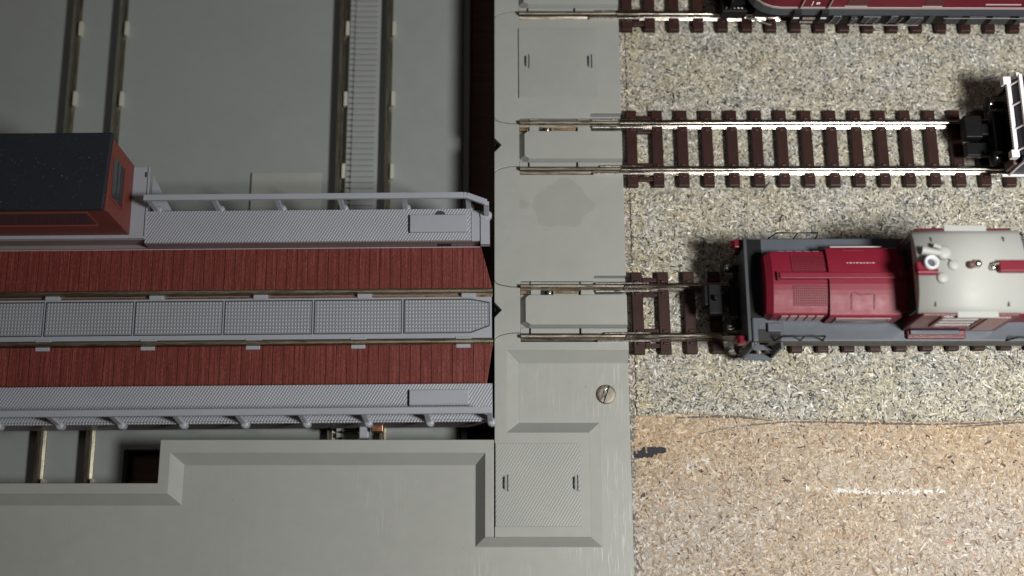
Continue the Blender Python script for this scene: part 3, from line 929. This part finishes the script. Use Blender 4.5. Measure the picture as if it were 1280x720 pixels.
for s in (1, -1):
    st = MB()
    st.box(46.2, 51.6, s * 10.2 - .6, s * 10.2 + .6, 4.2, 4.8); st.box(47.2, 50.6, s * 9.4 - .5, s * 9.4 + .5, 8.6, 9.2)
    st.box(46.0, 46.5, s * 9.6 - .9, s * 9.6 + .9, 4.2, 13.6); st.box(51.2, 51.7, s * 9.6 - .9, s * 9.6 + .9, 4.2, 13.6)
    lp(st, 'footstep', M['slate'], .1)
lp(MB().box(45.76, 48.4, -5.4, W2 - .3, 14.9, 15.06), 'front_shade_plate', M['black'])  # black plate where the bonnet's shade falls, the shade put into its colour
lp(MB().box(47.0, 51.0, -W2 - .02, -7.4, 14.2, 15.03), 'stairwell', M['gap'])
lp(MB().box(48.6, 51.4, -8.0, -6.4, 15.0, 15.7), 'tool_box', M['slate'], .15)


def hood_profile(hw, zb, zs, zc, r=.5):
    """low ridged bonnet section: half width, base, shoulder and crown height"""
    pts = [(hw, zb), (hw, zs - r)]
    for k in range(1, 4):
        a = math.radians(72) * k / 3
        pts.append((hw - r + r * math.cos(a), zs - r + r * math.sin(a)))
    y1, zz = pts[-1]
    pts += [(y1 * u, zz + (zc - zz) * (1 - u ** 1.7)) for u in (.88, .74, .6, .45, .3, .12)]
    return pts + [(-y, z) for y, z in reversed(pts)]


h1 = MB()
p1 = hood_profile(5.85, 15.0, 19.3, 20.5)
h1.extrude_x(p1, 49.0, 58.7)
# sloped nose
nz = [(y * .96, 15.0 + (z - 15.0) * .97) for y, z in p1]
n = len(p1)
h1.add([(49.0, y, z) for y, z in p1] + [(47.9, y * .9, 15.0 + (z - 15) * .84) for y, z in p1],
       [(i, n + i, n + (i + 1) % n, (i + 1) % n) for i in range(n)])
h1.add([(47.9, y * .9, 15.0 + (z - 15) * .84) for y, z in p1], [tuple(range(n - 1, -1, -1))])
h1o = lp(h1, 'bonnet', M['loco_red'])
h2 = MB(); h2.extrude_x(hood_profile(6.35, 15.0, 19.9, 21.1), 58.7, 71.3)
h2.extrude_x(hood_profile(5.2, 15.0, 19.2, 20.0), 71.3, 72.9)
h2o = lp(h2, 'bonnet', M['loco_red'])
MB().box(49.9, 71.2, .15, 1.35, 20.3, 21.45).build('rib', M['loco_red'], h2o, .2)
MB().box(49.6, 50.0, .0, 1.5, 20.3, 21.1).build('rib_end', M['loco_dark'], h2o)
for y0, y1, x0, x1 in ((1.75, 5.0, 52.4, 58.4), (-4.35, -.9, 52.4, 58.4)):
    sgn = 1 if y0 > 0 else -1
    g = MB()
    za = lambda y: 19.275 + 1.225 * (1 - (abs(y) / 5.5) ** 1.7) + .10
    K = 8; ys = [y0 + (y1 - y0) * k / K for k in range(K + 1)]
    vs = [(x, y, za(y) + d) for y in ys for x in (x0, x1) for d in (0, -.6)]
    fs = []
    for k in range(K):
        a = 4 * k; b = a + 4
        fs += [(a, a + 2, b + 2, b), (a + 1, b + 1, b + 3, a + 3), (a, b, b + 1, a + 1), (a + 2, a + 3, b + 3, b + 2)]
    fs += [(0, 1, 3, 2), (4 * K, 4 * K + 2, 4 * K + 3, 4 * K + 1)]
    g.add(vs, fs)
    g.build('grille', M['grille'], h1o)
# door outline and step on the second bonnet
dl = MB()
for (xa, ya), (xb, yb) in (((62.4, -5.2), (62.4, -2.5)), ((66.4, -5.2), (66.4, -2.5)), ((62.4, -2.5), (63.0, -2.2)), ((63.0, -2.2), (64.0, -2.7)), ((64.0, -2.7), (65.4, -2.5)), ((65.4, -2.5), (66.4, -2.5))):
    zz = lambda y: 19.875 + 1.225 * (1 - (abs(y) / 6.0) ** 1.7) + .06
    dl.tube([(xa + (xb - xa) * k / 5, ya + (yb - ya) * k / 5, zz(ya + (yb - ya) * k / 5)) for k in range(6)], .10, 6)
dl.build('hatch_outline', M['loco_dark'], h2o)
hl = MB(); x = 62.0
for wd in (.3, .5, .25, .45, .5, .3, .4, .2, .45):
    hl.box(x, x + wd, 3.1, 3.24, 20.6, 20.84); x += wd + .2
hl.build('lettering', M['cream'], h2o)
hl = MB(); hl.box(61.6, 65.6, 5.55, 5.72, 19.8, 20.1); hl.build('ridge', M['loco_red'], h2o)
for s in (1, -1):
    for k in range(5):
        x = 50.5 + k * 1.55
        MB().box(x, x + 1.2, s * 5.9 - .12, s * 5.9 + .12, 15.6, 18.6).build('side_louvre', M['pink_grey'], h1o)
    MB().box(60.0, 69.6, s * 6.38 - .14, s * 6.38 + .14, 15.5, 18.9).build('side_door', M['pink_grey'], h2o)
# wire handrails along both walkways
for s in (1, -1):
    hr = MB()
    y = s * (W2 - .1)
    hr.tube([(49.8, y, 15), (50.6, y, 18.4), (58.0, y, 18.4), (58.4, y, 15)], .16, 6)
    hr.tube([(54.4, y, 15), (54.4, y, 18.4)], .13, 6)
    lp(hr, 'handrail', M['black'])
    hr = MB(); yy = s * 6.9
    hr.tube([(60.0, yy - s * .5, 18.0), (60.0, yy, 18.3), (69.2, yy, 18.3), (69.2, yy - s * .5, 18.0)], .15, 6)
    lp(hr, 'grab_rail', M['cream'] if s > 0 else M['slate'])
    hr = MB()
    hr.tube([(91.0, y, 15), (92.0, y, 17.6), (97.0, y, 17.6), (98, y, 15), ], .16, 6)
    lp(hr, 'handrail', M['black'])
# exhaust pipes between bonnet and cab
ex = MB()
ex.lathe([(.6, 0), (1.0, .4), (1.05, 1.1), (.7, 1.6), (.1, 1.8)], 71.5, 1.1, 19.8, 'z', 18)
ex.tube([(71.5, 1.1, 20.6), (72.8, 1.1, 20.6)], .55, 10)
lp(ex, 'exhaust_elbow', M['loco_red'])
# cab
cabw = lp(MB().prism([(72.6, -7.8), (89.2, -7.8), (89.2, 7.8), (72.6, 7.8)], 15.0, 26.4), 'cab', M['loco_dark'], .2)
for s in (1, -1):
    wn = MB(); wn.box(76.4, 82.9, s * 7.85 - .12, s * 7.85 + .12, 19.9, 25.6)
    wno = wn.build('window', M['glass'], cabw, .05)
    for za, zb in ((20.3, 21.6), (22.0, 23.3), (23.9, 25.3)):  # bright streaks on the window glass, put in as white strips
        MB().prism([(76.6, s * 7.9), (82.7, s * 7.9), (82.7, s * 8.0), (76.6, s * 8.0)], za, zb, [(76.6, s * 7.6), (82.7, s * 7.6), (82.7, s * 7.95), (76.6, s * 7.95)]).build('bright_streak', M['window_streak'], wno)
    ws = MB(); ws.box(75.9, 76.4, s * 7.95 - .15, s * 7.95 + .15, 19.6, 25.9); ws.box(82.9, 83.4, s * 7.95 - .15, s * 7.95 + .15, 19.6, 25.9); ws.box(75.9, 83.4, s * 7.95 - .15, s * 7.95 + .15, 19.3, 19.8)
    ws.build('window_frame', M['loco_dark'], cabw)
    wd = MB(); wd.box(84.2, 88.0, s * 7.85 - .15, s * 7.85 + .15, 16.4, 25.4); wd.build('door', M['pink_grey'], cabw, .1)
    MB().box(73.2, 83.6, s * 8.55 - .75, s * 8.55 + .75, 15.0, 15.9).build('sill_step', M['loco_dark'], cabw, .2)
    MB().box(73.6, 82.4, s * 8.3 - .4, s * 8.3 + .4, 15.9, 16.5).build('sill_edge', M['slate'], cabw, .15)
MB().box(72.3, 72.7, -6.4, -2.2, 20.4, 25.4).build('front_window', M['glass'], cabw, .1)
MB().box(72.3, 72.7, 2.2, 6.4, 20.4, 25.4).build('front_window', M['glass'], cabw, .1)
prof = []
K = 14
for k in range(K + 1):
    y = -7.35 + 14.7 * k / K
    prof.append((y - .0, 28.3 - 1.9 * abs(y / 7.35) ** 2.4))
prof = prof + [(7.35, 25.9), (-7.35, 25.9)]
rf = MB(); rf.extrude_x(prof, 71.85, 90.3, True)
rfo = lp(rf, 'cab_roof', M['roof'])
for s in (1, -1):
    x0, x1 = (77.6, 84.9) if s > 0 else (78.4, 85.4)
    v = MB(); v.box(x0, x1, s * 7.3 - .1, s * 7.3 + 1.0 if s > 0 else s * 7.3 + .1, 26.0, 26.5) if s > 0 else v.box(x0, x1, -8.2, -7.1, 25.9, 26.6)
    v.build('sun_visor', M['roof'], rfo, .1)
for x, y in ((74.8, 5.2), (87.2, 5.3), (74.6, -5.9), (87.0, -5.9)):
    z = 28.3 - 1.9 * abs(y / 7.35) ** 2.4
    MB().box(x - .13, x + .13, y - .5, y + .5, z - .1, z + .12).build('lifting_slot', M['slate_dark'], rfo)
for x, y in ((77.9, .55), (75.8, -1.75)):
    MB().lathe([(.95, 0), (.95, .35), (.75, .55), (.05, .6)], x, y, 28.15, 'z', 20).build('roof_vent', M['roof'], rfo)
g = MB(); g.tube([(72.5, 3.0, 28.9), (75.6, 2.5, 28.9)], .75, 12, .55); g.lathe([(1.2, 0), (1.2, .7), (.9, .95), (.05, 1.0)], 76.3, 2.6, 28.2, 'z', 20)
g.tube([(74.6, 3.9, 28.9), (75.8, 3.5, 28.9)], .4, 8); g.tube([(76.6, 1.9, 28.8), (77.9, 1.2, 28.8)], .18, 6)
g.build('horn', M['roof'], rfo)
g = MB(); g.lathe([(.55, 0), (.75, .5), (.6, 1.1), (.1, 1.3)], 81.8, .6, 28.2, 'z', 14); g.build('whistle', M['silver'], rfo)
g = MB(); g.lathe([(.55, 0), (.7, .4), (.45, 1.0), (.1, 1.1)], 80.7, .5, 28.2, 'z', 14); g.build('whistle', M['brown'], rfo)
g = MB(); g.lathe([(.4, 0), (.6, .4), (.4, .8), (.1, .9)], 84.4, .0, 28.2, 'z', 14); g.tube([(84.3, .5, 28.5), (85.6, .7, 29.0)], .4, 10); g.build('whistle', M['silver'], rfo)
MB().box(85.2, 93, -.9, 1.15, 28.1, 29.4).build('roof_box', M['loco_red'], rfo, .25)
e = MB(); e.box(71.3, 74.4, -1.0, 1.0, 27.9, 29.3); e.tube([(71.4, -.9, 29.0), (74.8, -.9, 29.0)], .55, 12)
e.build('exhaust_box', M['loco_red'], rfo, .3)
MB().lathe([(1.2, 0), (1.2, 1.7), (1.05, 1.75), (.8, 1.7), (.72, .95), (.05, .9)], 73.6, .55, 28.6, 'z', 24).build('chimney', M['roof_white'], rfo)
MB().lathe([(.7, 0), (.7, .05)], 73.6, .55, 29.58, 'z', 20).build('chimney_hole', M['slate'], rfo)
# rear bonnet behind the cab
h3 = MB(); h3.extrude_x(hood_profile(6.2, 15.0, 19.9, 21.0), 89.3, 116)
lp(h3, 'bonnet', M['loco_red'])
# wheels
for x in (58, 74, 90, 106):
    for s in (1, -1):
        lp(MB().lathe([(.8, -1.1), (3.6, -1.0), (3.6, .6), (4.1, .7), (4.1, 1.1), (1, 1.15)] if s < 0 else [(.8, 1.1), (3.6, 1.0), (3.6, -.6), (4.1, -.7), (4.1, -1.1), (1, -1.15)], x, s * 5.0, 7.2, 'y', 24), 'wheel', M['black'])

# ------------------------------------------------------------------ long red railcar on the upper track
L1 = thing('railcar', (49, 61.85, 3.2), -.004)
tag(L1, 'long red railcar with pale waist line and dark skirt cut off by the top edge', 'railcar')
def rp(mb, name, m, bevel=0.0, parent=None):
    if parent is None: return mb.build(name, m, L1, bevel, 2, (-49, 0, -3.2))
    return mb.build(name, m, parent, bevel, 2)
HW = 9.55
def nose(off=0.0, grow=0.0):
    """plan outline with a rounded front end"""
    pts = []
    for k in range(13):
        a = PI / 2 + PI * k / 12
        pts.append((55.5 + (6.8 + grow) * math.cos(a), (HW + off) * (abs(math.sin(a)) ** .62) * (1 if math.sin(a) > 0 else -1)))
    return pts + [(180, -HW - off), (180, HW + off)]
body = MB(); body.prism(nose(), 14.0, 24.0); body.prism(nose(), 24.0, 29.0, [(x + .4, y * .7) for x, y in nose()])
body_o = rp(body, 'body', M['loco_red'], .3)
MB().prism(nose(.08, .08), 13.55, 14.15).build('waist_line', M['cream'], body_o)
rp(MB().prism(nose(-.05, 0), 10.6, 13.55), 'skirt', M['slate'], .25)
rp(MB().box(62, 180, -HW + .6, HW - .6, 6.2, 10.7), 'underframe', M['black'], .2)
rp(MB().box(51.5, 64, -7.4, 7.4, 6.0, 11), 'bogie', M['black'], .3)
# doors with handrails and steps
for x in (59.0, 64.3):
    hr = MB(); hr.tube([(x, -HW - .35, 14.3), (x + .1, -HW - .35, 22)], .16, 6); hr.build('handrail', M['cream'], body_o)
    st = MB(); st.box(x - .9, x + .45, -HW - .9, -HW + .2, 9.4, 13.4); rp(st, 'step_well', M['gap'])
    st = MB(); st.box(x - .8, x + .3, -HW - 1.0, -HW - .3, 11.3, 11.7); rp(st, 'footstep', M['white'])
dp = rp(MB().box(60.2, 63.2, -HW - .05, -HW + .4, 7.2, 10.5), 'data_plate', M['black'])
for k in range(2):
    g = MB(); x = 60.5 - k * .25
    g.box(x, x + 2.5, -HW - .10, -HW + .02, 9.35 - k * 1.5, 9.55 - k * 1.5)
    for q in range(6):
        xx = x + q * .42
        g.box(xx, xx + .26 + .1 * ((q * 7 + k) % 3 == 0), -HW - .12, -HW + .02, 9.4 - k * 1.5, 10.1 - k * 1.5)
    g.build('lettering', M['cream'], dp)
for x0, x1 in ((67.6, 71.6), (82.5, 86.0)):
    MB().box(x0, x1, -HW - .08, -HW + .2, 14.9, 17.5).build('recess', M['loco_dark'], body_o)
    MB().box(x0 - .2, x1 + .1, -HW - .18, -HW, 14.65, 14.85).build('trim', M['cream'], body_o)
for x0, x1 in ((94.2, 101), (102.2, 112)):
    MB().box(x0, x1, -HW - .14, -HW, 15.3, 15.6).build('stripe', M['cream'], body_o)
MB().box(61.7, 62.4, -HW - .1, -HW, 15.4, 16.0).build('plate', M['white'], body_o)
MB().box(60.9, 61.1, -HW - .1, -HW, 14.9, 16.4).build('handle', M['white'], body_o)
# equipment under the skirt
rg = random.Random(3)
pipes = MB()
x = 66.5
while x < 118:
    wd = rg.uniform(1.2, 3.6)
    rp(MB().box(x, x + wd, -HW + rg.uniform(-.1, .5), -HW + 2, rg.uniform(6.2, 7.5), rg.uniform(9.3, 10.4)), 'equipment_box', M['slate_dark'], .15); x += wd + rg.uniform(.5, 2.6)
x = 66.0
while x < 84:
    pipes.tube([(x, -HW - .1, 7.4), (x + .5, -HW - .15, 10.2)], .09, 6); x += rg.uniform(1.4, 3.0)
pipes.tube([(70, -HW - .15, 7.2), (84, -HW - .15, 7.2)], .10, 6); pipes.tube([(88, -HW - .2, 10.2), (118, -HW - .2, 10.2)], .08, 6)
rp(pipes, 'brake_pipe', M['pipe_grey'])
g = MB(); g.box(103.8, 105.8, -HW - .6, -HW, 7.6, 8.0); rp(g, 'footstep', M['cream'])
# oval emblem ring on the nose corner
em = MB()
for k in range(16):
    a0, a1 = 2 * PI * k / 16, 2 * PI * (k + 1) / 16
    em.tube([(51.2 + 2.0 * math.cos(a0), -7.75 - .42 * 2.0 * math.cos(a0), 15.9 + 1.5 * math.sin(a0)), (51.2 + 2.0 * math.cos(a1), -7.75 - .42 * 2.0 * math.cos(a1), 15.9 + 1.5 * math.sin(a1))], .28, 6)
em.build('emblem_ring', M['white'], body_o)
# front coupler hoses, plough and buffers
cp2 = MB(); cp2.box(45.6, 50, -2.2, 2.2, 6.2, 8.6); cp2.box(43.2, 46, -2.8, 2.8, 6.0, 8.4)
rp(cp2, 'coupler', M['black'], .2)
for s in (1, -1):
    b = MB(); b.lathe([(.7, 0), (.7, -2.4), (1.5, -2.5), (1.5, -2.8), (.1, -3.0)], 49.5, s * 5.6, 9.2, 'x', 18); rp(b, 'buffer', M['black'])
b = MB(); b.tube([(50.2, -7.6, 6.6), (52.0, -8.6, 7.2), (53.8, -8.8, 6.6), (55.2, -8.6, 5.4)], .32, 8); rp(b, 'air_hose', M['silver'])
b = MB(); b.box(45.2, 50.4, -7.0, -3.6, 4.4, 7.4); rp(b, 'rail_guard', M['black'], .3)
b = MB()
for k in range(5): b.box(46.0 + k * .75, 46.4 + k * .75, -6.4, -6.0, 7.4, 7.7)
rp(b, 'bolt_row', M['silver'], .05)

# ------------------------------------------------------------------ white framed wagon at the right edge of the middle track
WG = thing('wagon', (97, 28.6, 3.2))
tag(WG, 'dark navy wagon end with white frame ribs at the right edge of the middle track', 'wagon')
def wp(mb, name, m, bevel=0.0, parent=None):
    if parent is None: return mb.build(name, m, WG, bevel, 2, (-97, -28.6, -3.2))
    return mb.build(name, m, parent, bevel, 2)
wy0, wy1 = 20.2, 37.2
wp(MB().box(98.2, 170, wy0, wy1, 7.0, 14.2), 'body', M['navy'], .15)
up = MB()
up.add([(97.6, wy0 + 1.8, 14.2), (97.6, wy1 - .6, 14.2), (98.7, wy1 - .6, 16.6), (98.7, wy0 + .2, 16.6), (170, wy0 + 1.8, 14.2), (170, wy1 - .6, 14.2), (170, wy1 - .6, 16.6), (170, wy0 + .2, 16.6)],
       [(0, 3, 2, 1), (3, 7, 6, 2), (0, 4, 7, 3), (1, 2, 6, 5), (4, 5, 6, 7)])
upo = wp(up, 'end_wall', M['navy'])
fr = MB()
fr.box(96.9, 97.6, 22.6, 36.0, 13.7, 14.5)
for k in range(24): fr.box(96.7, 97.0, 22.8 + k * .55, 23.1 + k * .55, 13.9, 14.75)
fr.build('lower_rail', M['white'], upo, .06)
fr = MB(); fr.box(98.2, 98.85, 20.2, 37.0, 16.3, 16.9); fr.build('upper_rail', M['white'], upo, .06)
for y in (22.6, 26.9, 31.6, 35.8):
    fr = MB(); fr.tube([(97.4, y, 14.2), (98.4, y, 16.6)], .22, 6); fr.build('rib', M['white'], upo)
fr = MB(); fr.tube([(98.1, wy0 - .1, 8.0), (98.0, wy0 - .05, 12.0), (98.3, wy0 + .05, 16.6)], .26, 6); fr.build('corner_rib', M['white'], upo)
wp(MB().box(96.8, 170, wy0 - .35, wy0 + .1, 7.6, 8.1), 'sill_line', M['white'], .05)
wp(MB().box(97.5, 98.3, wy0 + .3, wy1 - .2, 7.2, 13.2), 'head_stock', M['black'], .15)
for y in (21.2, 36.6):
    wp(MB().box(97.0, 98.2, y - .8, y + .8, 9.0, 13.0), 'lamp_bracket', M['brown'], .15)
for y in (21.9, 36.7):
    wp(MB().box(96.1, 97.6, y - .75, y + .75, 13.2, 14.8), 'lamp_box', M['white'], .15)
wp(MB().box(98.6, 99.2, 37.0, 38.2, 13.5, 15), 'bracket', M['white'], .1)
for y in (34.1, 23.1):
    b = MB(); b.lathe([(.7, 0), (.7, -2.2), (1.5, -2.3), (1.55, -2.6), (.1, -2.8)], 97.4, y, 9.0, 'x', 18)
    bo = wp(b, 'buffer', M['black'])
    MB().lathe([(.35, 0), (.45, -.9), (.3, -1.5)], 96.3, y, 9.55, 'x', 12).build('buffer_ram', M['silver'], bo)
cp2 = MB(); cp2.box(90.6, 94.0, 27.8, 32.4, 5.6, 8.2); cp2.box(94.0, 98, 28.6, 31.0, 5.6, 7.4); cp2.box(91.2, 97, 24.8, 27.6, 4.6, 6.2)
wp(cp2, 'coupler', M['black'], .25)
wp(MB().box(95.6, 97.4, 24.6, 32.8, 7.4, 9.2), 'drawbar_plate', M['black'], .2)
for s in (1, -1):
    wp(MB().lathe([(.8, -1.1), (3.3, -1.0), (3.3, .6), (3.9, .7), (3.9, 1.1), (1, 1.15)] if s < 0 else [(.8, 1.1), (3.3, 1.0), (3.3, -.6), (3.9, -.7), (3.9, -1.1), (1, -1.15)], 106, 28.6 + s * 5.0, 6.8, 'y', 24), 'wheel', M['black'])

# ------------------------------------------------------------------ camera
F_PX, TAN, H = 1550.0, 430 / 1550.0, 230.0
cam = bpy.data.cameras.new('camera'); cam_o = bpy.data.objects.new('camera', cam); col.objects.link(cam_o)
cam_o.location = (0, -H * TAN * S, H * S)
cam_o.rotation_euler = (math.atan(TAN), 0, 0)
cam.sensor_width = 36; cam.lens = 36 * F_PX / 1280
cam.shift_x = 22 / 1280
cam.clip_start = .1; cam.clip_end = 500
cam.dof.use_dof = True
cam.dof.focus_distance = (H - 6) / math.cos(math.atan(TAN)) * S
cam.dof.aperture_fstop = cam.lens / 1000 / .38
scene.camera = cam_o

# ------------------------------------------------------------------ light
def area(name, loc, target, size, power, color):
    l = bpy.data.lights.new(name, 'AREA'); l.energy = power; l.color = color; l.shape = 'DISK'; l.size = size * S
    o = bpy.data.objects.new(name, l); col.objects.link(o)
    o.location = [c * S for c in loc]
    d = Vector(target) - Vector(loc)
    o.rotation_euler = d.to_track_quat('-Z', 'Y').to_euler()
    return o
area('desk_lamp', (143, -68, 226), (152, -40, 0), 50, 10200, (1.0, .98, .945))
area('room_window', (-150, 190, 300), (-20, 10, 0), 120, 240, (.76, .90, 1.0))
area('ceiling_lamp', (-20, -30, 420), (0, 0, 0), 70, 560, (1.0, .98, .95))

w = bpy.data.worlds.new('World'); scene.world = w; w.use_nodes = True
bg = w.node_tree.nodes['Background']; bg.inputs[0].default_value = (1.0, .62, .42, 1); bg.inputs[1].default_value = .034

scene.view_settings.view_transform = 'Standard'
scene.view_settings.look = 'None'
scene.view_settings.exposure = 0
scene.view_settings.gamma = 1
scene.render.resolution_x, scene.render.resolution_y = 1024, 576
